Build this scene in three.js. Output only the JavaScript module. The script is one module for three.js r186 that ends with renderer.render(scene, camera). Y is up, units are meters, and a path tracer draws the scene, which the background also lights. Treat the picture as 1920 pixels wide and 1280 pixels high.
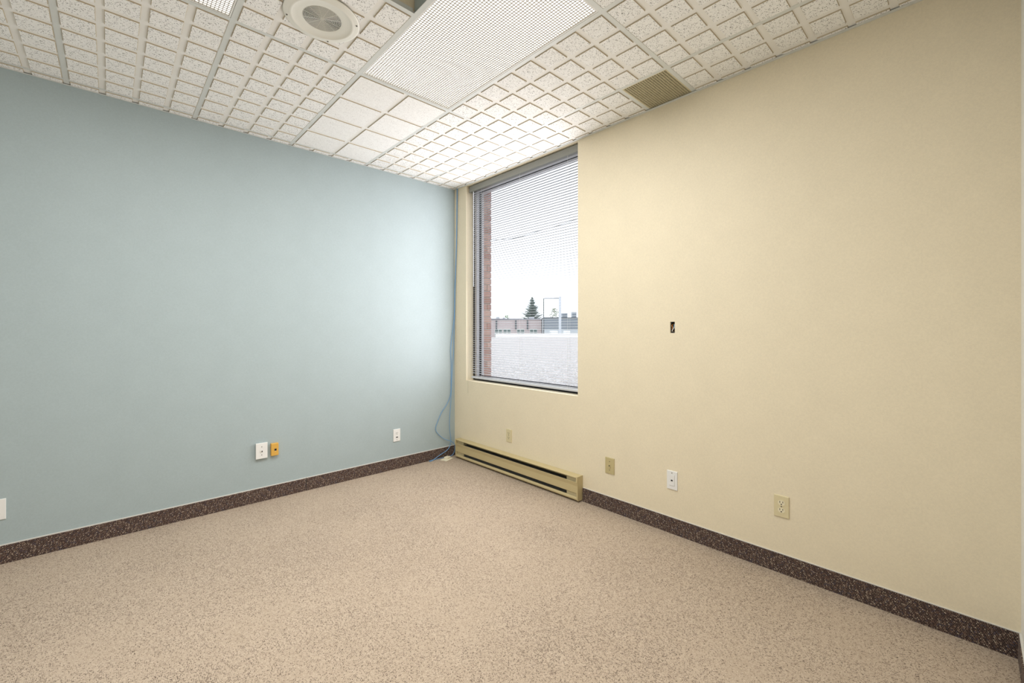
import * as THREE from 'three';
import { RoundedBoxGeometry } from 'three/addons/geometries/RoundedBoxGeometry.js';
import { mergeGeometries } from 'three/addons/utils/BufferGeometryUtils.js';
import { RectAreaLightUniformsLib } from 'three/addons/lights/RectAreaLightUniformsLib.js';

// ---------------------------------------------------------------- camera, sky, exposure
const scene = new THREE.Scene();
const renderer = new THREE.WebGLRenderer({ antialias: true });
renderer.toneMapping = THREE.LinearToneMapping;
renderer.toneMappingExposure = 1.0;
renderer.shadowMap.enabled = true;
RectAreaLightUniformsLib.init();

const camera = new THREE.PerspectiveCamera(2 * Math.atan(640 / 805) * 180 / Math.PI, 1.5, 0.03, 600);
camera.position.set(3.6556, 1.2889, 2.6065);
camera.lookAt(3.6556 - Math.sin(0.8188), 1.2889, 2.6065 - Math.cos(0.8188));
camera.setViewOffset(1920, 1280, 0, 21.3, 1920, 1280);

scene.background = new THREE.Color().setRGB(0.93, 0.99, 1.06);   // bright overcast sky
scene.backgroundIntensity = 2.0;
// soft daylight stand-in: area light added just inside the blind to brighten the room
const DAY = new THREE.Color().setRGB(1.0, 0.96, 0.99), DAY_LEVEL = 4.4;
const daylightFill = new THREE.RectAreaLight(DAY, DAY_LEVEL, 1.30, 1.84);
daylightFill.name = 'added_window_light'; daylightFill.position.set(0.935, 1.735, -0.027); daylightFill.rotation.y = Math.PI; scene.add(daylightFill);
const LAMP = new THREE.Color().setRGB(1.0, 0.995, 0.975), LAMP_LEVEL = 13;   // fluorescent ceiling lights

// ---------------------------------------------------------------- helpers
let seed = 20240611;
const rnd = () => { seed = (seed + 0x6D2B79F5) | 0; let t = Math.imul(seed ^ (seed >>> 15), 1 | seed); t = (t + Math.imul(t ^ (t >>> 7), 61 | t)) ^ t; return ((t ^ (t >>> 14)) >>> 0) / 4294967296; };
const rr = (a, b) => a + (b - a) * rnd();
const taken = new Map();
function numbered(name) { const n = taken.get(name) || 0; taken.set(name, n + 1); return n ? `${name}_${String(n).padStart(3, '0')}` : name; }
function mesh(name, geo, mat, parent) {
  const m = new THREE.Mesh(geo, mat); m.name = parent === scene ? numbered(name) : name; m.castShadow = m.receiveShadow = true; parent.add(m); return m;
}
function thing(name, label, category, pos = [0, 0, 0], turn = 0, group) {
  const o = new THREE.Group(); o.name = numbered(name); o.position.set(...pos); o.rotation.y = turn; o.userData = { label, category };
  if (group) o.userData.group = group; scene.add(o); return o;
}
function structure(name, label, category) { const o = new THREE.Group(); o.name = name; o.userData = { kind: 'structure', label, category }; scene.add(o); return o; }
// a box given by its limits, with uv in metres on every face
function box(x0, x1, y0, y1, z0, z1) {
  const g = new THREE.BoxGeometry(x1 - x0, y1 - y0, z1 - z0); g.translate((x0 + x1) / 2, (y0 + y1) / 2, (z0 + z1) / 2); return metres(g);
}
function metres(g) {
  const p = g.attributes.position, n = g.attributes.normal, uv = new Float32Array(p.count * 2);
  for (let i = 0; i < p.count; i++) {
    const ax = Math.abs(n.getX(i)), ay = Math.abs(n.getY(i)), az = Math.abs(n.getZ(i));
    if (ax >= ay && ax >= az) { uv[2 * i] = p.getZ(i); uv[2 * i + 1] = p.getY(i); }
    else if (ay >= az) { uv[2 * i] = p.getX(i); uv[2 * i + 1] = p.getZ(i); }
    else { uv[2 * i] = p.getX(i); uv[2 * i + 1] = p.getY(i); }
  }
  g.setAttribute('uv', new THREE.BufferAttribute(uv, 2)); return g;
}
const flat = (list) => mergeGeometries(list.map((g) => (g.index ? g.toNonIndexed() : g)));
function rbox(w, h, d, r, x = 0, y = 0, z = 0) { const g = new RoundedBoxGeometry(w, h, d, 2, r); g.translate(x, y, z); return g; }
// a profile of (z, y) points drawn along x
function alongX(points, x0, x1) {
  const s = new THREE.Shape(points.map(([z, y]) => new THREE.Vector2(-z, y)));
  const g = new THREE.ExtrudeGeometry(s, { depth: x1 - x0, bevelEnabled: false }); g.rotateY(Math.PI / 2); g.translate(x0, 0, 0); return metres(g);
}
function tube(points, r, seg = 80, rad = 8) {
  return new THREE.TubeGeometry(new THREE.CatmullRomCurve3(points.map((p) => new THREE.Vector3(...p)), false, 'centripetal'), seg, r, rad, false);
}
function texture(size, fill, srgb = true) {
  const d = new Uint8Array(size * size * 4); fill(d, size); for (let i = 3; i < d.length; i += 4) d[i] = 255;
  const t = new THREE.DataTexture(d, size, size); t.wrapS = t.wrapT = THREE.RepeatWrapping; t.magFilter = THREE.LinearFilter; t.minFilter = THREE.LinearMipmapLinearFilter; t.generateMipmaps = true;
  if (srgb) t.colorSpace = THREE.SRGBColorSpace; t.needsUpdate = true; return t;
}
const scaled = (t, m) => { const c = t.clone(); c.repeat.set(1 / m, 1 / m); c.needsUpdate = true; return c; };   // one repeat covers m metres
const put = (d, s, x, y, r, g, b) => { const i = (((y % s) + s) % s * s + ((x % s) + s) % s) * 4; d[i] = r; d[i + 1] = g; d[i + 2] = b; };
// tileable value noise
function valueNoise(cells) {
  const v = Float32Array.from({ length: cells * cells }, rnd), sm = (t) => t * t * (3 - 2 * t);
  return (u, w) => { const x = u * cells, y = w * cells, x0 = Math.floor(x), y0 = Math.floor(y), fx = sm(x - x0), fy = sm(y - y0), q = (a, b) => v[((b % cells) + cells) % cells * cells + ((a % cells) + cells) % cells];
    return (q(x0, y0) * (1 - fx) + q(x0 + 1, y0) * fx) * (1 - fy) + (q(x0, y0 + 1) * (1 - fx) + q(x0 + 1, y0 + 1) * fx) * fy; };
}

// ---------------------------------------------------------------- surfaces
// fissured mineral-fibre board: white with dark worm holes; one repeat is 0.61 m
function fissures(count, longest, dark) {
  return (d, s) => {
    const n = valueNoise(64);
    for (let y = 0; y < s; y++) for (let x = 0; x < s; x++) { const v = 243 + 7 * n(x / s, y / s) + rr(-4, 4); put(d, s, x, y, v, v, v - 3); }
    for (let k = 0; k < count; k++) {
      let x = rnd() * s, y = rnd() * s, a = rnd() * 6.283; const steps = 1 + Math.floor(rnd() ** 2 * longest), w = rr(0.7, 1.6), tone = rr(dark, dark + 75);
      for (let i = 0; i < steps; i++) {
        for (let dy = -2; dy <= 2; dy++) for (let dx = -2; dx <= 2; dx++) if (dx * dx + dy * dy <= w * w) put(d, s, Math.round(x) + dx, Math.round(y) + dy, tone, tone - 3, tone - 8);
        x += Math.cos(a) * 1.2; y += Math.sin(a) * 1.2; a += rr(-0.9, 0.9);
      }
    }
  };
}
const fissureTex = texture(1024, fissures(6200, 8, 25)), pinholeTex = texture(1024, fissures(6500, 2, 110));
const tileMat = new THREE.MeshStandardMaterial({ map: scaled(fissureTex, 0.61), roughness: 0.95 });
const edgeMat = new THREE.MeshStandardMaterial({ color: 0xbbaf97, roughness: 1 });   // raw tan fibre of the scored edges
const pinholeMat = new THREE.MeshStandardMaterial({ map: scaled(pinholeTex, 0.61), roughness: 0.95 });
const grooveMat = new THREE.MeshStandardMaterial({ color: 0xf0efea, roughness: 0.9 });
const teeMat = new THREE.MeshStandardMaterial({ color: 0xd9dcd8, roughness: 0.5 });

// loop-pile carpet: rows of little loops of mixed beige yarns; one repeat is 1.8 m
const carpetTex = texture(2048, (d, s) => {
  const fine = valueNoise(420), mid = valueNoise(26), big = valueNoise(6);
  for (let y = 0; y < s; y++) for (let x = 0; x < s; x++) { const v = 12 * fine(x / s, y / s) + 8 * mid(x / s, y / s) + rr(-9, 9); put(d, s, x, y, 168 + v, 151 + v, 131 + v); }
  for (let k = 0; k < 150000; k++) {   // dark gaps and flecks of brown yarn between the loops, in rows, thicker where the carpet is soiled
    let x = rnd() * s, y = Math.floor(rnd() * 340) * s / 340 + rr(-1.2, 1.2); if (rnd() < 0.5 - 0.5 * (big(x / s, y / s) - 0.5) - 0.4 * (mid(x / s, y / s) - 0.5)) continue;
    const t = rr(0, 50), n = 2 + Math.floor(rnd() * 5); let a = rnd() < 0.6 ? rr(-0.3, 0.3) : rr(1.2, 1.9); const c = [70 + t, 56 + t, 45 + t];
    for (let i = 0; i < n; i++) { put(d, s, Math.round(x), Math.round(y), ...c); put(d, s, Math.round(x), Math.round(y) + 1, ...c); if (rnd() < 0.4) put(d, s, Math.round(x) + 1, Math.round(y), ...c); x += Math.cos(a) * 1.3; y += Math.sin(a) * 1.3; a += rr(-0.5, 0.5); }
  }
  for (let k = 0; k < 52000; k++) { const x = Math.round(rnd() * s), y = Math.round(rnd() * s), t = rr(0, 14); for (let i = 0; i < 3; i++) for (let j = 0; j < 2; j++) put(d, s, x + i, y + j, 196 + t, 180 + t, 160 + t); }
});
const carpetMat = new THREE.MeshStandardMaterial({ map: scaled(carpetTex, 1.8), bumpMap: scaled(carpetTex, 1.8), bumpScale: 0.002, roughness: 1 });
// darker woven strip used as the base along the walls; one repeat is 0.4 m
const baseTex = texture(512, (d, s) => {
  for (let i = 0; i < s * s; i++) { d[4 * i] = 58; d[4 * i + 1] = 46; d[4 * i + 2] = 42; }
  const yarn = [[150, 126, 110], [110, 90, 80], [182, 158, 138], [90, 72, 67], [218, 200, 180], [128, 100, 86], [102, 94, 104]];
  for (let j = 0; j < 64; j++) for (let i = 0; i < 56; i++) {
    const cx = (i + (j % 2) * 0.5 + rr(0.3, 0.7)) * s / 56, cy = (j + 0.5) * s / 64, c = yarn[Math.floor(rnd() ** 1.3 * yarn.length)], rx = rr(2.6, 4.4), ry = rr(1.8, 2.9);
    for (let dy = -3; dy <= 3; dy++) for (let dx = -5; dx <= 5; dx++) if ((dx / rx) ** 2 + ((dy + 0.35 * dx) / ry) ** 2 <= 1) put(d, s, Math.round(cx) + dx, Math.round(cy) + dy, c[0], c[1], c[2]);
  }
});
const baseMat = new THREE.MeshStandardMaterial({ map: scaled(baseTex, 0.4), bumpMap: scaled(baseTex, 0.4), bumpScale: 0.003, roughness: 1 });
// rolled paint: fine stipple
const paintTex = texture(512, (d, s) => { const n = valueNoise(90), m = valueNoise(6); for (let y = 0; y < s; y++) for (let x = 0; x < s; x++) { const v = 240 + 6 * n(x / s, y / s) + 3 * m(x / s, y / s) + rr(-5, 5); put(d, s, x, y, v, v, v); } });
const paint = (r, g, b, rough) => new THREE.MeshStandardMaterial({ color: new THREE.Color().setRGB(r, g, b), map: scaled(paintTex, 0.55), bumpMap: scaled(paintTex, 0.3), bumpScale: 0.0003, roughness: rough });
const bluePaint = paint(0.42, 0.505, 0.52, 0.55), creamPaint = paint(0.88, 0.785, 0.585, 0.6), palePaint = paint(0.88, 0.87, 0.83, 0.6);
const plain = (hex, rough = 0.6, metal = 0) => new THREE.MeshStandardMaterial({ color: hex, roughness: rough, metalness: metal });
const white = plain(0xe9e9e6, 0.35), ivory = plain(0xd9cda6, 0.4), beige = plain(0xbfb183, 0.4), black = plain(0x0b0b0c, 0.6), screwMat = plain(0x5c5850, 0.4, 0.6), trimMat = plain(0xd8d6cf, 0.5);

// ---------------------------------------------------------------- room shell
const RX = 3.79, RZ = 4.3, FACE = 2.74, TOP = 3.3;
const floor = mesh('floor', box(-0.12, RX + 0.12, -0.15, 0, -0.2, RZ + 0.12), carpetMat, scene);
floor.userData = { kind: 'structure', label: 'speckled beige loop pile carpet covering the floor', category: 'floor' };
const wl = mesh('wall_left', box(-0.12, 0, 0, TOP, -0.2, RZ + 0.12), bluePaint, scene);
wl.userData = { kind: 'structure', label: 'grey blue painted wall with white jack plates', category: 'wall' };
const wr = mesh('wall_right', box(RX, RX + 0.12, 0, TOP, -0.2, RZ + 0.12), palePaint, scene);
wr.userData = { kind: 'structure', label: 'pale wall seen as a sliver at right edge', category: 'wall' };
const wb = mesh('wall_back', box(0, RX, 0, TOP, RZ, RZ + 0.12), palePaint, scene);
wb.userData = { kind: 'structure', label: 'pale wall behind the camera', category: 'wall' };
const slab = mesh('trim_1', box(-0.12, RX + 0.12, TOP, TOP + 0.15, -0.33, RZ + 0.12), plain(0x8a8a88, 0.9), scene);
slab.userData = { kind: 'structure', label: 'grey concrete slab above the hung ceiling', category: 'slab' };
// window wall with its opening and the small cut for the wall box
const WX0 = 0.195, WX1 = 1.605, WY0 = 0.785, WY1 = 2.733;
{
  const s = new THREE.Shape([[0, 0], [RX, 0], [RX, TOP], [0, TOP]].map(([x, y]) => new THREE.Vector2(x, y)));
  const hole = (x0, x1, y0, y1) => s.holes.push(new THREE.Path([[x0, y0], [x0, y1], [x1, y1], [x1, y0]].map(([x, y]) => new THREE.Vector2(x, y))));
  hole(WX0, WX1, WY0, WY1); hole(2.345, 2.376, 1.271, 1.342);
  const g = new THREE.ExtrudeGeometry(s, { depth: 0.2, bevelEnabled: false }); g.translate(0, 0, -0.2);
  const w = mesh('wall_front', metres(g), creamPaint, scene);
  w.userData = { kind: 'structure', label: 'cream painted wall with the blind covered window', category: 'wall' };
}
// base strips
function baseboard(name, label, pieces) {
  const o = structure(name, label, 'baseboard');
  for (const p of pieces) { mesh('carpet_strip', p[0], baseMat, o); mesh('edge_trim', p[1], trimMat, o).userData.label = 'thin pale edging along the top'; }
}
baseboard('baseboard_left', 'dark brown carpet base along the grey blue wall', [[0, 1.455], [1.459, RZ]].map(([a, b]) => [box(0, 0.009, 0, 0.1, a, b), box(0, 0.006, 0.1, 0.1055, a, b)]));
baseboard('baseboard_front', 'dark brown carpet base along the cream window wall', [[1.657, RX]].map(([a, b]) => [box(a, b, 0, 0.1, 0, 0.009), box(a, b, 0.1, 0.103, 0, 0.005)]));
baseboard('baseboard_right', 'dark brown carpet base at the right edge', [[0.009, RZ]].map(([a, b]) => [box(RX - 0.009, RX, 0, 0.1, a, b), box(RX - 0.006, RX, 0.1, 0.104, a, b)]));

// ---------------------------------------------------------------- hung ceiling
const ceiling = structure('ceiling', 'white hung ceiling of scored acoustic tiles in a metal grid', 'ceiling');
const GX = 0.065, GZ = 0.355, P = 0.1525, GAP = 0.0145, BOARD = 2.7455, TEE = 2.7434;
const XL = (k) => GX + k * P, ZL = (k) => GZ + k * P;
const squareCache = new Map();
function square(w, d, tex) {   // one raised square of a tile: softened lower edge, board texture from a place of its own
  const key = `${w.toFixed(4)}_${d.toFixed(4)}_${tex}_${Math.floor(rnd() * 14)}`;
  if (!squareCache.has(key)) {
    const g = new THREE.BoxGeometry(w, BOARD - FACE, d), p = g.attributes.position, b = 0.0022;
    for (let i = 0; i < p.count; i++) if (p.getY(i) < 0) { p.setX(i, p.getX(i) - Math.sign(p.getX(i)) * b); p.setZ(i, p.getZ(i) - Math.sign(p.getZ(i)) * b); }
    g.computeVertexNormals(); metres(g); const ou = rnd() * 0.61, ov = rnd() * 0.61, uv = g.attributes.uv;
    for (let i = 0; i < uv.count; i++) uv.setXY(i, uv.getX(i) + ou, uv.getY(i) + ov);
    squareCache.set(key, g);
  }
  return squareCache.get(key);
}
function ceilingTile(x0, x1, z0, z1, step = 1, mat = tileMat, cut) {
  const a0 = Math.max(x0, 0.002), a1 = Math.min(x1, RX - 0.002), b0 = Math.max(z0, 0.002), b1 = Math.min(z1, RZ - 0.002);
  if (a1 - a0 < 0.01 || b1 - b0 < 0.01) return;
  const board = mesh('ceiling_tile', box(a0, a1, BOARD - 0.0002, BOARD + 0.016, b0, b1), grooveMat, ceiling);
  const inFrame = (a0 + a1) / 2 < 2.4 ? b0 < 3.0 : b0 < 1.3, rest = [], s = step * P;
  for (let x = x0; x < x1 - 0.01; x += s) for (let z = z0; z < z1 - 0.01; z += s) {
    const c0 = Math.max(x + GAP, 0.004), c1 = Math.min(x + s - GAP, RX - 0.004), e0 = Math.max(z + GAP, 0.004), e1 = Math.min(z + s - GAP, RZ - 0.004);
    if (c1 - c0 < 0.008 || e1 - e0 < 0.008) continue;
    const g = square(c1 - c0, e1 - e0, mat === tileMat ? 'f' : 'p'), at = [(c0 + c1) / 2, (FACE + BOARD) / 2, (e0 + e1) / 2];
    if (inFrame) mesh('tile_square', g, [edgeMat, edgeMat, mat, mat, edgeMat, edgeMat], board).position.set(...at); else rest.push(g.clone().translate(...at));
  }
  if (rest.length) mesh('tile_squares', flat(rest), mat, board).userData.kind = 'stuff';
}
const lights = [[1.285, 2.505, 0.965, 1.575], [1.285, 2.505, 2.185, 2.795]];
for (let i = -1; i < 4; i++) for (let j = -1; j < 8; j++) {
  const x0 = XL(8 * i), x1 = XL(8 * i + 8), z0 = ZL(4 * j), z1 = ZL(4 * j + 4);
  if (i === 1 && (j === 1 || j === 3)) continue;                                   // ceiling lights
  if (i === 1 && j === 2) { ceilingTile(x0, XL(12), z0, z1); continue; }           // loudspeaker tile, then the open bay
  if (i === 1 && j === -1) { ceilingTile(x0, XL(14), z0, z1); continue; }          // tile shortened for the grille
  if (i === 0 && j === 1) { ceilingTile(x0, x1, z0, z1, 2, pinholeMat); continue; } // the replacement tile with larger squares
  ceilingTile(x0, x1, z0, z1);
}
const tee = (x0, x1, z0, z1) => mesh('tee_bar', flat([box(x0, x1, TEE, TEE + 0.0017, z0, z1), (x1 - x0 > z1 - z0) ? box(x0, x1, TEE + 0.0017, TEE + 0.03, (z0 + z1) / 2 - 0.001, (z0 + z1) / 2 + 0.001) : box((x0 + x1) / 2 - 0.001, (x0 + x1) / 2 + 0.001, TEE + 0.0017, TEE + 0.03, z0, z1)]), teeMat, ceiling);
for (let j = 0; j < 7; j++) tee(0.001, RX - 0.001, ZL(4 * j) - 0.012, ZL(4 * j) + 0.012);
for (let i = 0; i < 4; i++) for (let j = -1; j < 7; j++) tee(XL(8 * i) - 0.012, XL(8 * i) + 0.012, Math.max(0.001, ZL(4 * j) + 0.0121), Math.min(RZ - 0.001, ZL(4 * j + 4) - 0.0121));
tee(XL(12) - 0.012, XL(12) + 0.012, ZL(8) + 0.0121, ZL(12) - 0.0121);
tee(XL(14) - 0.012, XL(14) + 0.012, 0.001, ZL(0) - 0.0121);
mesh('wall_angle', box(0.0005, 0.010, FACE - 0.003, FACE - 0.001, 0.0005, RZ), teeMat, ceiling);
mesh('wall_angle', box(0.0105, RX - 0.0005, FACE - 0.003, FACE - 0.001, 0.0005, 0.019), teeMat, ceiling);
mesh('wall_angle', box(RX - 0.019, RX - 0.0005, FACE - 0.003, FACE - 0.001, 0.02, RZ), teeMat, ceiling);
// open bay beside the loudspeaker: a shaft going up, one side cream, one side grey green
{
  const x0 = XL(12), x1 = XL(16), z0 = ZL(8), z1 = ZL(12), y0 = TEE + 0.003, y1 = 3.25;
  mesh('shaft_side', box(x0 - 0.011, x0 - 0.004, y0, y1, z0, z1), creamPaint, ceiling).userData.label = 'cream side of the open bay';
  mesh('shaft_side', box(x0, x1, y0, y1, z0 - 0.004, z0 + 0.003), bluePaint, ceiling).userData.label = 'grey green side of the open bay';
  mesh('shaft_side', box(x1 + 0.004, x1 + 0.011, y0, y1, z0, z1), creamPaint, ceiling);
  mesh('shaft_side', box(x0, x1, y0, y1, z1 - 0.003, z1 + 0.004), creamPaint, ceiling);
  mesh('shaft_top', box(x0, x1, y1, y1 + 0.01, z0, z1), grooveMat, ceiling);
}

// ---------------------------------------------------------------- ceiling lights
function ceilingLight(x0, x1, z0, z1, label) {
  const cx = (x0 + x1) / 2, cz = (z0 + z1) / 2, t = thing('ceiling_light', label, 'ceiling light', [cx, TEE, cz], 0, 'fluorescent ceiling lights'), w = (x1 - x0) / 2 - 0.013, d = (z1 - z0) / 2 - 0.013;
  const shell = plain(0xeeeeea, 0.5);
  mesh('housing', flat([box(-w, w, 0.085, 0.09, -d, d), box(-w, -w + 0.003, 0.001, 0.085, -d, d), box(w - 0.003, w, 0.001, 0.085, -d, d), box(-w + 0.003, w - 0.003, 0.001, 0.085, -d, -d + 0.003), box(-w + 0.003, w - 0.003, 0.001, 0.085, d - 0.003, d)]), shell, t);
  const blades = [], nz = 40, nx = 82, W = w - 0.008, D = d - 0.008, th = 0.0011;
  for (let k = 0; k <= nz; k++) { const z = -D + 2 * D * k / nz; blades.push(box(-W, W, 0.0012, 0.0065, z - 0.0011, z + 0.0011)); }
  for (let k = 0; k <= nx; k++) { const x = -W + 2 * W * k / nx; blades.push(box(x - 0.0008, x + 0.0008, 0.0014, 0.0063, -D, D)); }
  mesh('louver', flat(blades), plain(0x948e82, 0.5), t).userData.kind = 'stuff';
  mesh('frame', flat([box(-w + 0.003, w - 0.003, 0.0008, 0.012, -d + 0.003, -D - th), box(-w + 0.003, w - 0.003, 0.0008, 0.012, D + th, d - 0.003), box(-w + 0.003, -W - th, 0.0008, 0.012, -D, D), box(W + th, w - 0.003, 0.0008, 0.012, -D, D)]), shell, t);
  mesh('lamp_panel', box(-w + 0.004, w - 0.004, 0.016, 0.020, -d + 0.004, d - 0.004), new THREE.MeshStandardMaterial({ color: 0xffffff, emissive: LAMP, emissiveIntensity: 3.2 }), t);
  const l = new THREE.RectAreaLight(LAMP, LAMP_LEVEL, 2 * W, 2 * D); l.name = 'lamp_light'; l.position.set(0, -0.002, 0); l.rotation.x = -Math.PI / 2; t.add(l);
  return t;
}
ceilingLight(...lights[0], 'large lit fluorescent ceiling light with a square mesh louver beside the grid');
ceilingLight(...lights[1], 'lit ceiling light cut off by the top edge, left of the round loudspeaker');

// ---------------------------------------------------------------- loudspeaker and return air grille
{
  const t = thing('ceiling_speaker', 'round off white ceiling loudspeaker with a ringed grille', 'loudspeaker', [1.59, FACE, 1.885]), enamel = plain(0xe6e5db, 0.45);
  const prof = [[0.084, -0.002], [0.088, -0.0035], [0.105, -0.0045], [0.120, -0.006], [0.128, -0.0095], [0.133, -0.011], [0.138, -0.0095], [0.145, -0.008], [0.158, -0.0065], [0.163, -0.004], [0.164, -0.0005], [0.084, -0.0005]].map(([x, y]) => new THREE.Vector2(x, y));
  mesh('baffle', new THREE.LatheGeometry(prof, 72), enamel, t);
  const rings = []; for (let k = 0; k < 17; k++) { const r = 0.004 + k * 0.0049, g = new THREE.TorusGeometry(r, 0.0012, 6, 64); g.rotateX(Math.PI / 2); g.translate(0, -0.0025, 0); rings.push(g); }
  for (let k = 0; k < 12; k++) { const g = new THREE.BoxGeometry(0.084, 0.001, 0.0014); g.translate(0.042, -0.0018, 0); g.rotateY(k * Math.PI / 6); rings.push(g); }
  mesh('grille', flat(rings), enamel, t).userData.kind = 'stuff';
  mesh('cone', new THREE.CylinderGeometry(0.0838, 0.0838, 0.0006, 48).translate(0, -0.0004, 0), plain(0x22211f, 0.8), t);
  for (let k = 0; k < 4; k++) { const g = new THREE.CylinderGeometry(0.0042, 0.0034, 0.0022, 14), a = 0.5 + k * Math.PI / 2; g.translate(Math.cos(a) * 0.151, -0.0085, Math.sin(a) * 0.151); mesh('screw', g, screwMat, t); }
}
{
  const x0 = XL(14) + 0.0125, x1 = XL(16) - 0.0125, z0 = 0.006, z1 = ZL(0) - 0.0125, t = thing('air_grille', 'small tan square mesh return air grille beside the cream wall', 'air vent', [(x0 + x1) / 2, TEE, (z0 + z1) / 2]), w = (x1 - x0) / 2, d = (z1 - z0) / 2;
  const tan = plain(0xd0c6a4, 0.6), b = [], nx = 18, nz = 22, W = w - 0.006, D = d - 0.006;
  for (let k = 0; k <= nx; k++) { const x = -W + 2 * W * k / nx; b.push(box(x - 0.0016, x + 0.0016, 0.0005, 0.006, -D, D)); }
  for (let k = 0; k <= nz; k++) { const z = -D + 2 * D * k / nz; b.push(box(-W, W, 0.0007, 0.0058, z - 0.0016, z + 0.0016)); }
  mesh('mesh_core', flat(b), tan, t).userData.kind = 'stuff';
  mesh('frame', flat([box(-w, w, 0, 0.012, -d, -D), box(-w, w, 0, 0.012, D, d), box(-w, -W, 0, 0.012, -D, D), box(W, w, 0, 0.012, -D, D)]), tan, t);
  mesh('duct_box', flat([box(-w, w, 0.2, 0.205, -d, d), box(-w, -w + 0.002, 0.012, 0.2, -d, d), box(w - 0.002, w, 0.012, 0.2, -d, d), box(-w, w, 0.012, 0.2, -d, -d + 0.002), box(-w, w, 0.012, 0.2, d - 0.002, d)]), plain(0x77746c, 0.7), t);
}

// ---------------------------------------------------------------- window
const win = structure('window_1', 'tall aluminium framed window behind the blind', 'window');
{
  const alu = plain(0xc9c6c8, 0.4, 0.1), z0 = -0.195, z1 = -0.1;
  mesh('frame_jamb', box(WX0, WX0 + 0.042, WY0, WY1, z0, z1), alu, win); mesh('frame_jamb', box(WX1 - 0.042, WX1, WY0, WY1, z0, z1), alu, win);
  mesh('frame_head', box(WX0 + 0.042, WX1 - 0.042, WY1 - 0.045, WY1, z0, z1), alu, win); mesh('frame_sill', box(WX0 + 0.042, WX1 - 0.042, WY0, WY0 + 0.042, z0, z1), alu, win);
  const gx0 = WX0 + 0.042, gx1 = WX1 - 0.042, gy0 = WY0 + 0.042, gy1 = WY1 - 0.045;
  mesh('gasket', flat([box(gx0, gx0 + 0.004, gy0, gy1, -0.165, -0.138), box(gx1 - 0.004, gx1, gy0, gy1, -0.165, -0.138), box(gx0 + 0.004, gx1 - 0.004, gy0, gy0 + 0.004, -0.165, -0.138), box(gx0 + 0.004, gx1 - 0.004, gy1 - 0.004, gy1, -0.165, -0.138)]), black, win).userData.label = 'black rubber gasket';
  mesh('gasket', flat([box(WX0, WX0 + 0.012, WY0, WY1, -0.0995, -0.092), box(WX0 + 0.012, WX1, WY0, WY0 + 0.012, -0.0995, -0.092), box(WX0 + 0.012, WX1, WY1 - 0.012, WY1, -0.0995, -0.092)]), black, win);
  mesh('pane', box(gx0 + 0.003, gx1 - 0.003, gy0 + 0.003, gy1 - 0.003, -0.153, -0.149), new THREE.MeshPhysicalMaterial({ color: 0xffffff, transmission: 1, thickness: 0, roughness: 0, ior: 1.5 }), win);
}
// outer brick skin with the jamb the window looks past
{
  const o = structure('wall_exterior', 'red brown brick pier outside the window', 'brick wall'), mortar = plain(0xb0a49d, 0.95);
  mesh('mortar_bed', flat([box(-0.6, WX0 - 0.006, 0, TOP, -0.326, -0.206), box(WX1 + 0.006, 4.2, 0, TOP, -0.326, -0.206), box(WX0 - 0.006, WX1 + 0.006, WY1 + 0.02, TOP, -0.326, -0.206), box(WX0 - 0.006, WX1 + 0.006, 0, WY0 - 0.09, -0.326, -0.206)]), mortar, o);
  const tones = [0xb38a80, 0xba958a, 0xa87f75, 0xbf9d92, 0xa27a70].map((h) => plain(h, 0.9)), H = 0.0668, shapes = [[-0.332, -0.207], [-0.332, -0.276], [-0.266, -0.207]].map(([a, b]) => rbox(0.105, H - 0.0095, b - a, 0.003, 0, 0, (a + b) / 2));
  for (let k = 0; k < 31; k++) {
    const y = WY0 - 0.09 + (k + 0.5) * H;
    for (const g of k % 3 === 0 ? [shapes[1], shapes[2]] : [shapes[0]]) mesh('brick', g, tones[Math.floor(rnd() * 5)], o).position.set(WX0 - 0.052 + rr(-0.0015, 0.0015), y, 0);
  }
  mesh('outer_sill', box(WX0 - 0.006, WX1 + 0.006, WY0 - 0.09, WY0 - 0.03, -0.37, -0.206), plain(0xb9b6b0, 0.9), o).userData.label = 'pale stone sill';
}
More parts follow.
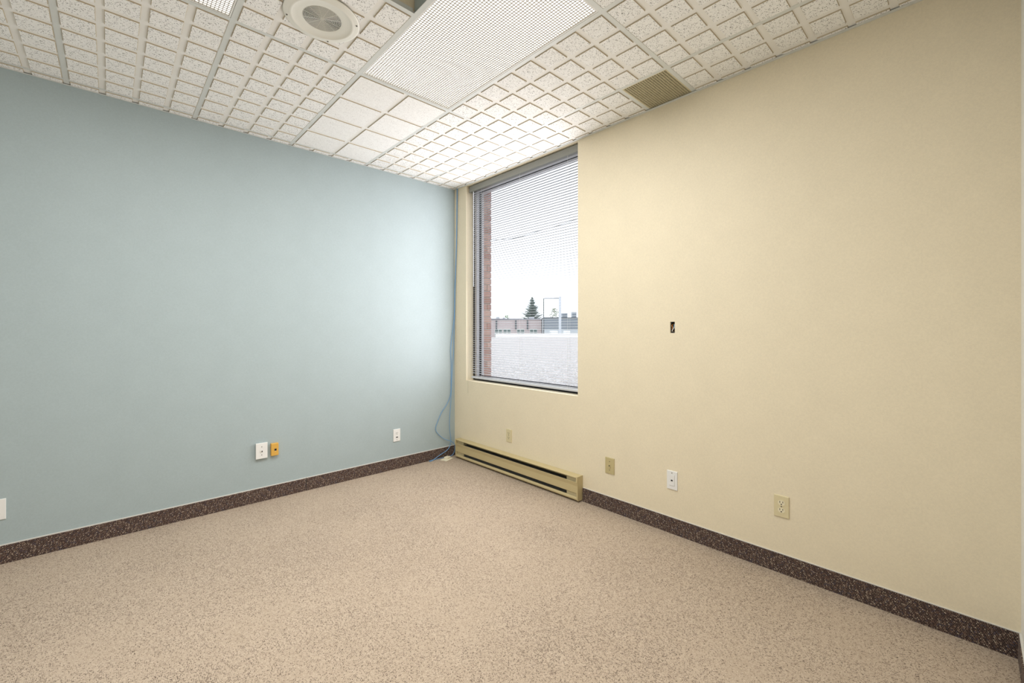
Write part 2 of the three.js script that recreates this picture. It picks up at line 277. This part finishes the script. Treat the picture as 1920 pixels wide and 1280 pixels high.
// ---------------------------------------------------------------- blind
{
  const t = thing('window_blind', 'white horizontal mini blind hanging open in the window', 'blind'), slatMat = plain(0xc8cbd0, 0.4), X0 = 0.245, X1 = 1.598, zc = -0.044;
  mesh('headrail', alongX([[-0.066, 2.670], [-0.024, 2.666], [-0.022, 2.672], [-0.026, 2.690], [-0.024, 2.722], [-0.030, 2.729], [-0.066, 2.729]], 0.212, 1.602), plain(0x85867f, 0.4), t);  // off-white headrail; its backlit shade is put into the grey colour
  const s = new THREE.Shape(), n = 6, top = [], bot = [];
  for (let k = 0; k <= n; k++) { const u = k / n * 2 - 1, z = zc + 0.0125 * u, y = 0.0016 * (1 - u * u) - 0.0008 * u; top.push([z, y + 0.0005]); bot.unshift([z, y]); }
  const slat = alongX([...top, ...bot], X0, X1);
  for (let k = 0; k < 84; k++) mesh('slat', slat, slatMat, t).position.y = 2.648 - k * 0.0215;
  mesh('bottom_rail', alongX([[zc - 0.013, 0.812], [zc + 0.013, 0.812], [zc + 0.0145, 0.820], [zc + 0.012, 0.829], [zc - 0.012, 0.829], [zc - 0.0145, 0.820]], X0, X1), slatMat, t);
  for (const x of [0.40, 0.937, 1.481]) mesh('ladder_cord', flat([-0.0145, 0.0145].map((dz) => new THREE.CylinderGeometry(0.0007, 0.0007, 1.85, 6).translate(x, 1.745, zc + dz))), white, t);
  mesh('tilt_wand', new THREE.CylinderGeometry(0.0042, 0.0042, 0.94, 6).translate(0.29, 2.19, -0.018), plain(0x9fa3a6, 0.25), t);
  mesh('lift_cord', tube([[0.232, 2.668, -0.02], [0.230, 1.8, -0.016], [0.229, 0.95, -0.012], [0.229, 0.80, 0.002], [0.229, 0.66, 0.003]], 0.001, 60, 6), plain(0xc9c2ad, 0.8), t);
}

// ---------------------------------------------------------------- heater
{
  const t = thing('baseboard_heater', 'long beige electric baseboard heater on the cream wall under the window', 'heater'), tan = plain(0xc4b488, 0.45), a = 0.112, b = 1.640;
  mesh('back_plate', box(a, b, 0.012, 0.186, 0.0005, 0.004), tan, t);
  mesh('top_cover', alongX([[0.0005, 0.1885], [0.0640, 0.1865], [0.0645, 0.1835], [0.0663, 0.1835], [0.0660, 0.188], [0.0640, 0.189], [0.0005, 0.191]], a, b), tan, t);
  mesh('front_panel', alongX([[0.0655, 0.1535], [0.0596, 0.1225], [0.0596, 0.0705], [0.0565, 0.0680], [0.0575, 0.0665], [0.0612, 0.0695], [0.0612, 0.1220], [0.0675, 0.1525]], a, b), tan, t);
  mesh('bottom_rail', alongX([[0.004, 0.012], [0.053, 0.012], [0.0615, 0.020], [0.0615, 0.028], [0.0560, 0.040], [0.0540, 0.040], [0.0595, 0.028], [0.0595, 0.021], [0.052, 0.0145], [0.004, 0.0145]], a, b), tan, t);
  for (const [x0, x1] of [[a - 0.012, a], [b, b + 0.012]]) mesh('end_cap', alongX([[0.0005, 0.010], [0.055, 0.010], [0.0625, 0.018], [0.0625, 0.121], [0.0690, 0.152], [0.0675, 0.192], [0.0005, 0.193]], x0, x1), tan, t);
  for (const [x0, x1] of [[a, a + 0.105], [b - 0.105, b]]) mesh('wiring_cover', box(x0, x1, 0.0145, 0.186, 0.004, 0.0480), plain(0xcfc39c, 0.5), t);
  const fins = [box(a + 0.105, b - 0.105, 0.085, 0.097, 0.022, 0.034)]; for (let x = a + 0.12; x < b - 0.11; x += 0.006) fins.push(box(x, x + 0.0008, 0.04, 0.150, 0.006, 0.050));
  mesh('heating_element', flat(fins), plain(0x6c7070, 0.5, 0.5), t).userData.kind = 'stuff';
}

// ---------------------------------------------------------------- wall plates; front faces local +z
const onLeft = (name, label, y, z) => thing(name, label, 'wall plate', [0, y, z], Math.PI / 2), onFront = (name, label, x, y) => thing(name, label, 'wall plate', [x, y, 0], 0);
function plateBody(t, mat, w = 0.07, h = 0.114, d = 0.006) {
  const s = new THREE.Shape([[-w / 2, -h / 2], [w / 2, -h / 2], [w / 2, h / 2], [-w / 2, h / 2]].map(([x, y]) => new THREE.Vector2(x * 0.94, y * 0.962)));
  const g = new THREE.ExtrudeGeometry(s, { depth: d * 0.25, bevelEnabled: true, bevelThickness: d * 0.7, bevelSize: 0.0021, bevelSegments: 3 }); g.translate(0, 0, d * 0.05);
  return mesh('plate', g, mat, t);
}
const screw = (t, x, y, z) => mesh('screw', new THREE.CylinderGeometry(0.003, 0.003, 0.0012, 12).rotateX(Math.PI / 2).translate(x, y, z), screwMat, t);
function receptacle(t, y, mat, z) {
  const r = mesh('receptacle', new THREE.CylinderGeometry(0.0168, 0.0168, 0.002, 28).scale(1, 1, 0.86).rotateX(Math.PI / 2).translate(0, y, z), mat, t);
  mesh('slot', box(-0.0085, -0.0057, y - 0.001, y + 0.009, z + 0.0008, z + 0.0013), black, r); mesh('slot', box(0.0057, 0.0085, y, y + 0.009, z + 0.0008, z + 0.0013), black, r);
  mesh('earth_hole', new THREE.CylinderGeometry(0.0032, 0.0032, 0.0006, 12).rotateX(Math.PI / 2).translate(0, y - 0.0075, z + 0.001), black, r);
}
function duplex(t, plateMat, faceMat) { plateBody(t, plateMat); receptacle(t, 0.0195, faceMat, 0.0062); receptacle(t, -0.0195, faceMat, 0.0062); screw(t, 0, 0, 0.0062); }
{ const t = onLeft('outlet_plate', 'white outlet plate cut by the left picture edge', 0.301, 3.064); duplex(t, white, white); }
{ // white phone plate on a shallow box
  const t = onLeft('phone_jack_plate', 'large white phone jack plate beside the small amber jack', 0.383, 1.777);
  mesh('back_box', rbox(0.072, 0.112, 0.014, 0.003, 0, 0, 0.0072), white, t); const p = plateBody(t, white, 0.079, 0.118); p.position.z = 0.014;
  mesh('socket', rbox(0.015, 0.018, 0.004, 0.0012, -0.003, -0.004, 0.0205), trimMat, t); mesh('socket_opening', box(-0.002, 0.005, -0.008, 0.001, 0.0225, 0.0232), black, t);
  screw(t, 0, 0.03, 0.0201); screw(t, 0, -0.03, 0.0201);
}
{ const t = onLeft('data_jack_box', 'small amber yellow surface jack beside the white phone plate', 0.378, 1.689), amber = plain(0xd9a94e, 0.45);
  mesh('body', rbox(0.052, 0.094, 0.026, 0.004, 0, 0, 0.0132), amber, t); mesh('socket_opening', box(-0.004, 0.011, -0.009, 0.006, 0.0258, 0.0266), black, t); mesh('clip', box(0.0005, 0.0065, -0.0125, -0.0105, 0.026, 0.0268), white, t); }
{ const t = onLeft('outlet_plate', 'white outlet plate near the room corner with dark lower jack', 0.311, 0.659); plateBody(t, white); receptacle(t, 0.0195, white, 0.0062);
  mesh('jack', rbox(0.026, 0.02, 0.002, 0.0008, 0, -0.018, 0.0062), white, t); mesh('jack_opening', box(-0.010, 0.010, -0.022, -0.013, 0.0072, 0.0078), black, t); screw(t, 0, -0.042, 0.0062); }
{ const t = onFront('outlet_plate', 'cream outlet plate on the cream wall just above the heater', 0.832, 0.346); duplex(t, ivory, ivory); }
{ const t = onFront('phone_jack_plate', 'tan phone jack plate to the right of the heater', 1.894, 0.321); plateBody(t, beige, 0.076, 0.114);
  mesh('socket', rbox(0.014, 0.017, 0.004, 0.001, 0.002, -0.004, 0.0075), beige, t); mesh('socket_opening', box(-0.004, 0.004, -0.003, 0.005, 0.0095, 0.0102), black, t); screw(t, 0, 0.03, 0.0062); screw(t, 0, -0.03, 0.0062); }
{ const t = onFront('data_plate', 'bright white data jack plate on the cream wall', 2.360, 0.337); plateBody(t, white, 0.07, 0.118);
  mesh('gasket', box(-0.0172, 0.0172, -0.0342, 0.0342, 0.0045, 0.0062), plain(0x8c8c8a, 0.6), t); mesh('insert', rbox(0.033, 0.067, 0.004, 0.001, 0, 0, 0.0062), white, t); mesh('socket_opening', box(-0.006, 0.006, -0.005, 0.004, 0.0081, 0.0088), black, t); screw(t, 0, 0.046, 0.0062); }
{ const t = onFront('outlet_plate', 'ivory duplex outlet plate with pale sockets, furthest right', 2.968, 0.353); duplex(t, ivory, plain(0xe6ddbf, 0.35)); }
{ // wall box cut into the window wall, wires left in it
  const t = thing('junction_box', 'small open wall cutout with loose wires in the cream wall', 'junction box', [2.3605, 1.3065, 0]), steel = plain(0x55585a, 0.5, 0.5), w = 0.0152, h = 0.0352;
  mesh('box', flat([box(-w, w, -h, h, -0.056, -0.054), box(-w, -w + 0.001, -h, h, -0.054, -0.012), box(w - 0.001, w, -h, h, -0.054, -0.012), box(-w, w, -h, -h + 0.001, -0.054, -0.012), box(-w, w, h - 0.001, h, -0.054, -0.012)]), steel, t);
  const wire = (name, pts, hex) => mesh(name, tube(pts, 0.0024, 30), plain(hex, 0.4), t);
  wire('wire', [[-0.006, -0.03, -0.05], [-0.008, -0.012, -0.012], [-0.002, 0.0, -0.005], [-0.008, 0.012, -0.01], [-0.006, 0.03, -0.05]], 0xc07a35);
  wire('wire', [[0.000, -0.030, -0.045], [-0.006, -0.024, -0.008], [0.001, -0.014, -0.004], [0.001, 0.004, -0.02], [-0.002, 0.026, -0.05]], 0xe8e6e2);
  wire('wire', [[0.008, -0.030, -0.05], [0.009, -0.004, -0.012], [0.0075, 0.014, -0.008], [0.008, 0.030, -0.05]], 0xa9c7dd);
}

// ---------------------------------------------------------------- cables and floor jack in the corner
const blueCable = plain(0x74a2cc, 0.4);
mesh('network_cable', tube([[0.052, 2.752, 0.009], [0.048, 2.53, 0.009], [0.042, 2.25, 0.009], [0.031, 2.0, 0.01], [0.020, 1.69, 0.014], [0.014, 1.42, 0.018], [0.012, 1.215, 0.045], [0.010, 1.083, 0.058], [0.010, 0.95, 0.051], [0.010, 0.77, 0.053], [0.009, 0.62, 0.062], [0.009, 0.53, 0.107], [0.009, 0.466, 0.164], [0.009, 0.384, 0.209], [0.009, 0.315, 0.237], [0.009, 0.283, 0.233], [0.010, 0.237, 0.198], [0.014, 0.196, 0.150], [0.026, 0.172, 0.105], [0.031, 0.150, 0.058], [0.030, 0.115, 0.024], [0.028, 0.077, 0.018], [0.026, 0.037, 0.026], [0.024, 0.008, 0.050], [0.022, 0.004, 0.075], [0.018, 0.0045, 0.26], [0.018, 0.0045, 0.32]], 0.0031, 260), blueCable, scene)
  .userData = { label: 'blue network cable that bows out in a loop beside the corner', category: 'cable', group: 'blue network cables' };
mesh('network_cable', tube([[0.060, 2.752, 0.009], [0.055, 2.53, 0.009], [0.049, 2.25, 0.009], [0.038, 2.0, 0.010], [0.026, 1.69, 0.013], [0.019, 1.42, 0.014], [0.016, 1.215, 0.022], [0.016, 1.08, 0.024], [0.014, 0.913, 0.038], [0.017, 0.77, 0.050], [0.016, 0.626, 0.056], [0.016, 0.507, 0.064], [0.016, 0.389, 0.075], [0.016, 0.269, 0.074], [0.018, 0.196, 0.064], [0.020, 0.149, 0.064], [0.022, 0.098, 0.082], [0.022, 0.069, 0.114], [0.022, 0.045, 0.178], [0.028, 0.024, 0.24], [0.036, 0.0045, 0.30], [0.040, 0.0045, 0.33]], 0.0031, 240), blueCable, scene)
  .userData = { label: 'blue network cable dropping straight down the corner to the carpet', category: 'cable', group: 'blue network cables' };
{
  const t = thing('floor_jack', 'cream plastic jack box lying on the carpet in the corner', 'jack box', [0.083, 0, 0.155], 20 * Math.PI / 180), cream = plain(0xe3dcc3, 0.45);
  mesh('base_plate', rbox(0.08, 0.006, 0.118, 0.002, 0, 0.003, 0), cream, t); mesh('jack_housing', rbox(0.045, 0.018, 0.055, 0.004, -0.006, 0.014, -0.016), cream, t);
}

// ---------------------------------------------------------------- outside, in the axes of the street: r to the right, d away from the window
const street = { x: 0.9, z: -0.3, a: 0.8188 };
const site = (r, y, d) => { const R = r - 0.24, D = d - 4; return [street.x - Math.sin(street.a) * D + Math.cos(street.a) * R, y, street.z - Math.cos(street.a) * D - Math.sin(street.a) * R]; };
const outside = (name, label, category, r, y, d, group) => thing(name, label, category, site(r, y, d), street.a, group);   // local x right, z towards the room
const ground = mesh('ground', new THREE.CircleGeometry(400, 48).rotateX(-Math.PI / 2).translate(0, -4, 0), plain(0x77777a, 0.95), scene);
ground.userData = { kind: 'structure', label: 'grey ground outside', category: 'ground' };
const gravelTex = texture(1024, (d, s) => {
  for (let i = 0; i < s * s; i++) { d[4 * i] = 136; d[4 * i + 1] = 128; d[4 * i + 2] = 124; }
  for (let k = 0; k < 26000; k++) { const x = rnd() * s, y = rnd() * s, r = rr(2, 6), v = rr(150, 218), w = rr(-4, 8); for (let dy = -6; dy <= 6; dy++) for (let dx = -6; dx <= 6; dx++) if (dx * dx + dy * dy <= r * r) put(d, s, Math.round(x) + dx, Math.round(y) + dy, Math.min(255, v + w), v - 4, Math.min(255, v - 4 - w)); }
});
{
  const far0 = site(-14, 0, 45), far1 = site(40, 0, 45), sh = new THREE.Shape([[14, 0.4], [14, 0.4 - far1[2]], [far1[0], -far1[2]], [far0[0], -far0[2]], [-14, 0.4]].map(([x, y]) => new THREE.Vector2(x, y)));
  const o = mesh('roof_deck', new THREE.ExtrudeGeometry(sh, { depth: 0.2, bevelEnabled: false }).rotateX(-Math.PI / 2).translate(0, 0.345, 0), new THREE.MeshStandardMaterial({ map: scaled(gravelTex, 3), roughness: 1 }), scene);
  metres(o.geometry); o.userData = { kind: 'structure', label: 'flat gravel roof outside the window', category: 'roof' };
  const c = outside('roof_coping', 'long white parapet coping at the far edge of the gravel roof', 'parapet', -1.73, 0.545, 45);
  mesh('parapet', box(0, 40, 0, 0.34, -0.25, 0), plain(0xf6f4f2, 0.7), c); mesh('cap', box(-0.05, 40, 0.34, 0.40, -0.32, 0.05), plain(0xf2f0ee, 0.6), c);
}
const brickTex = texture(256, (d, s) => { const n = valueNoise(40); for (let y = 0; y < s; y++) for (let x = 0; x < s; x++) { const row = Math.floor(y / 16), joint = y % 16 < 2 || (x + (row % 2) * 20) % 40 < 2, v = joint ? 15 : -20 * n(x / s, y / s); put(d, s, x, y, 200 + v, 184 + v, 182 + v); } });
{
  const b = outside('brick_building', 'low pink grey brick building with dark downpipes beyond the gravel roof', 'building', 0, -4, 62), glass = plain(0x5c6c68, 0.2), frame = plain(0xd0d0cc, 0.5), pipe = plain(0x55585c, 0.6);
  mesh('wall', box(-14, 4.25, 0, 6.8, -9, 0), new THREE.MeshStandardMaterial({ map: scaled(brickTex, 1.1), roughness: 0.95 }), b); mesh('roof_edge', box(-14.1, 4.28, 6.8, 6.95, -9.1, 0.1), plain(0x85828a, 0.6), b);
  for (const x of [-5.5, -2.25, 0.55, 2.24]) mesh('downpipe', box(x - 0.11, x + 0.11, 5.4, 6.7, 0, 0.15), pipe, b);
  for (const x of [-3.9, -1.95, -0.72, 1.25, 3.1]) { const w = mesh('window_frame', box(x - 0.55, x + 0.55, 3.9, 5.48, 0, 0.05), frame, b); for (const dx of [-0.27, 0.27]) for (const dy of [4.25, 4.72, 5.16]) mesh('pane', box(x + dx - 0.22, x + dx + 0.22, dy - 0.18, dy + 0.18, 0.05, 0.07), glass, w); }
  const rows = [[-2.1, 0.5, 0.28], [-1.2, 0.35, 0.2], [2.9, 0.8, 0.3]]; for (const [x, w, h] of rows) mesh('roof_vent', box(x - w / 2, x + w / 2, 6.95, 6.95 + h, -2, -1.3), plain(0xb0b3b8, 0.7), b);
}
{
  const b = outside('metal_building', 'grey horizontal metal sided building at right beyond the gravel roof', 'building', 0, -4, 58), side = plain(0x858c94, 0.6), boards = [];
  mesh('wall', box(4.35, 20, 0, 6.8, -10, 0), plain(0xc3c8cc, 0.8), b);
  for (let k = 0; k < 6; k++) boards.push(box(4.35, 20, 5.45 + k * 0.245, 5.45 + k * 0.245 + 0.21, 0, 0.06)); mesh('siding', flat(boards), side, b);
  mesh('roof_edge', box(4.3, 20.1, 6.92, 7.02, -10.1, 0.12), plain(0x5a5f66, 0.6), b);
  for (const [x0, x1, h] of [[6.9, 7.65, 0.62], [8.3, 8.9, 0.78]]) { const u = mesh('roof_unit', box(x0, x1, 7.02, 7.02 + h, -2.2, -1.2), plain(0x9da4ac, 0.5), b); for (let k = 0; k < 3; k++) mesh('louvre', box(x0 + 0.06, x1 - 0.06, 7.1 + k * 0.17, 7.18 + k * 0.17, -1.2, -1.17), plain(0x6d757e, 0.6), u); }
}
for (const [r, w, label] of [[4.95, 0.85, 'white van parked left, beyond the gravel roof'], [6.75, 0.62, 'white van parked right, beyond the gravel roof']]) {
  const t = outside('van', label, 'van', r, -1.7, 54), body = plain(0xf4f4f2, 0.4);
  mesh('body', rbox(w, 2.3, 2.6, 0.12, w / 2, 1.75, -1.4), body, t); mesh('cab', rbox(w * 0.96, 1.2, 0.9, 0.1, w / 2, 1.1, 0.2), body, t); mesh('windscreen', box(0.08, w - 0.08, 1.2, 1.6, 0.62, 0.66), plain(0x39424a, 0.2), t);
  for (const x of [0.1, w - 0.1]) mesh('wheel', new THREE.CylinderGeometry(0.33, 0.33, 0.18, 20).rotateZ(Math.PI / 2).translate(x, 0.33, -0.2), black, t);
}
{
  const t = outside('sign_frame', 'tall open steel frame of two posts standing beyond the roof', 'sign frame', 3.84, -4, 52), dark = plain(0x55585b, 0.6), pale = plain(0xd4d8de, 0.5);
  mesh('post', box(-0.06, 0.06, 0, 9.15, -0.06, 0.06), dark, t); mesh('post', box(1.83, 2.11, 0, 9.38, -0.14, 0.14), pale, t).userData.label = 'pale thicker post'; mesh('crossbar', box(0.06, 1.83, 9.05, 9.2, -0.05, 0.05), plain(0xb0b3b8, 0.5), t);
}
{
  const t = outside('spruce_tree', 'dark spruce tree rising behind the low brick building', 'tree', 4.0, -4, 85), br = [], H = 11.8;
  mesh('trunk', new THREE.CylinderGeometry(0.05, 0.28, H, 10).translate(0, H / 2, 0), plain(0x5a4a3e, 0.9), t);
  for (let k = 0; k < 460; k++) {
    const f = k / 460, y = 2.5 + (H - 2.6) * f ** 0.9, L = (1 - (y - 2.5) / (H - 2.2)) * 5.4 * rr(0.6, 1.1) + 0.15, g = new THREE.ConeGeometry(0.05 + L * 0.05, L, 5); g.scale(1, 1, 0.4); g.translate(0, L / 2, 0); g.rotateZ(-Math.PI / 2 + rr(0.15, 0.5) * (f > 0.8 ? 1.6 : 1)); g.rotateX(rr(-0.4, 0.4)); g.rotateY(k * 2.39996); g.translate(0, y, 0); br.push(g);
  }
  mesh('foliage', flat(br), plain(0x5f6d64, 0.9), t).userData.kind = 'stuff';
}
function bush(name, label, r, d, top, width, hex, n) {
  const t = outside(name, label, 'tree', r, -4, d), leaves = [], h = top + 4;
  mesh('trunk', new THREE.CylinderGeometry(0.06, 0.16, h * 0.8, 8).translate(0, h * 0.4, 0), plain(0x6b5d50, 0.9), t);
  for (let k = 0; k < n; k++) { const g = new THREE.IcosahedronGeometry(rr(0.07, 0.16), 0), a = rr(0, 6.283), q = Math.sqrt(rnd()), y = rr(-1, 1); g.scale(1, 0.6, 1); g.translate(Math.cos(a) * q * width * Math.sqrt(1 - y * y), h - 1.5 + y * 1.5, Math.sin(a) * q * width * Math.sqrt(1 - y * y)); leaves.push(g); }
  mesh('foliage', flat(leaves), plain(hex, 0.9), t).userData.kind = 'stuff';
}
bush('leafy_tree', 'small pale leafy tree between the two sign posts', 7.5, 76, 5.15, 0.9, 0xa3a892, 170);
bush('leafy_tree', 'small green treetop behind the brick building roof', -1.0, 80, 4.05, 0.6, 0x7d9468, 120);
mesh('power_line', tube([[-16, 9.0, 30], [-0.53, 6.56, 25], [1.7, 7.1, 25], [3.85, 7.77, 25], [16, 12.4, 24]].map(([r, y, d]) => site(r, y, d)), 0.014, 60, 6), plain(0x4a4c50, 0.7), scene).userData = { label: 'thin dark power line crossing the sky outside', category: 'wire' };

renderer.render(scene, camera);
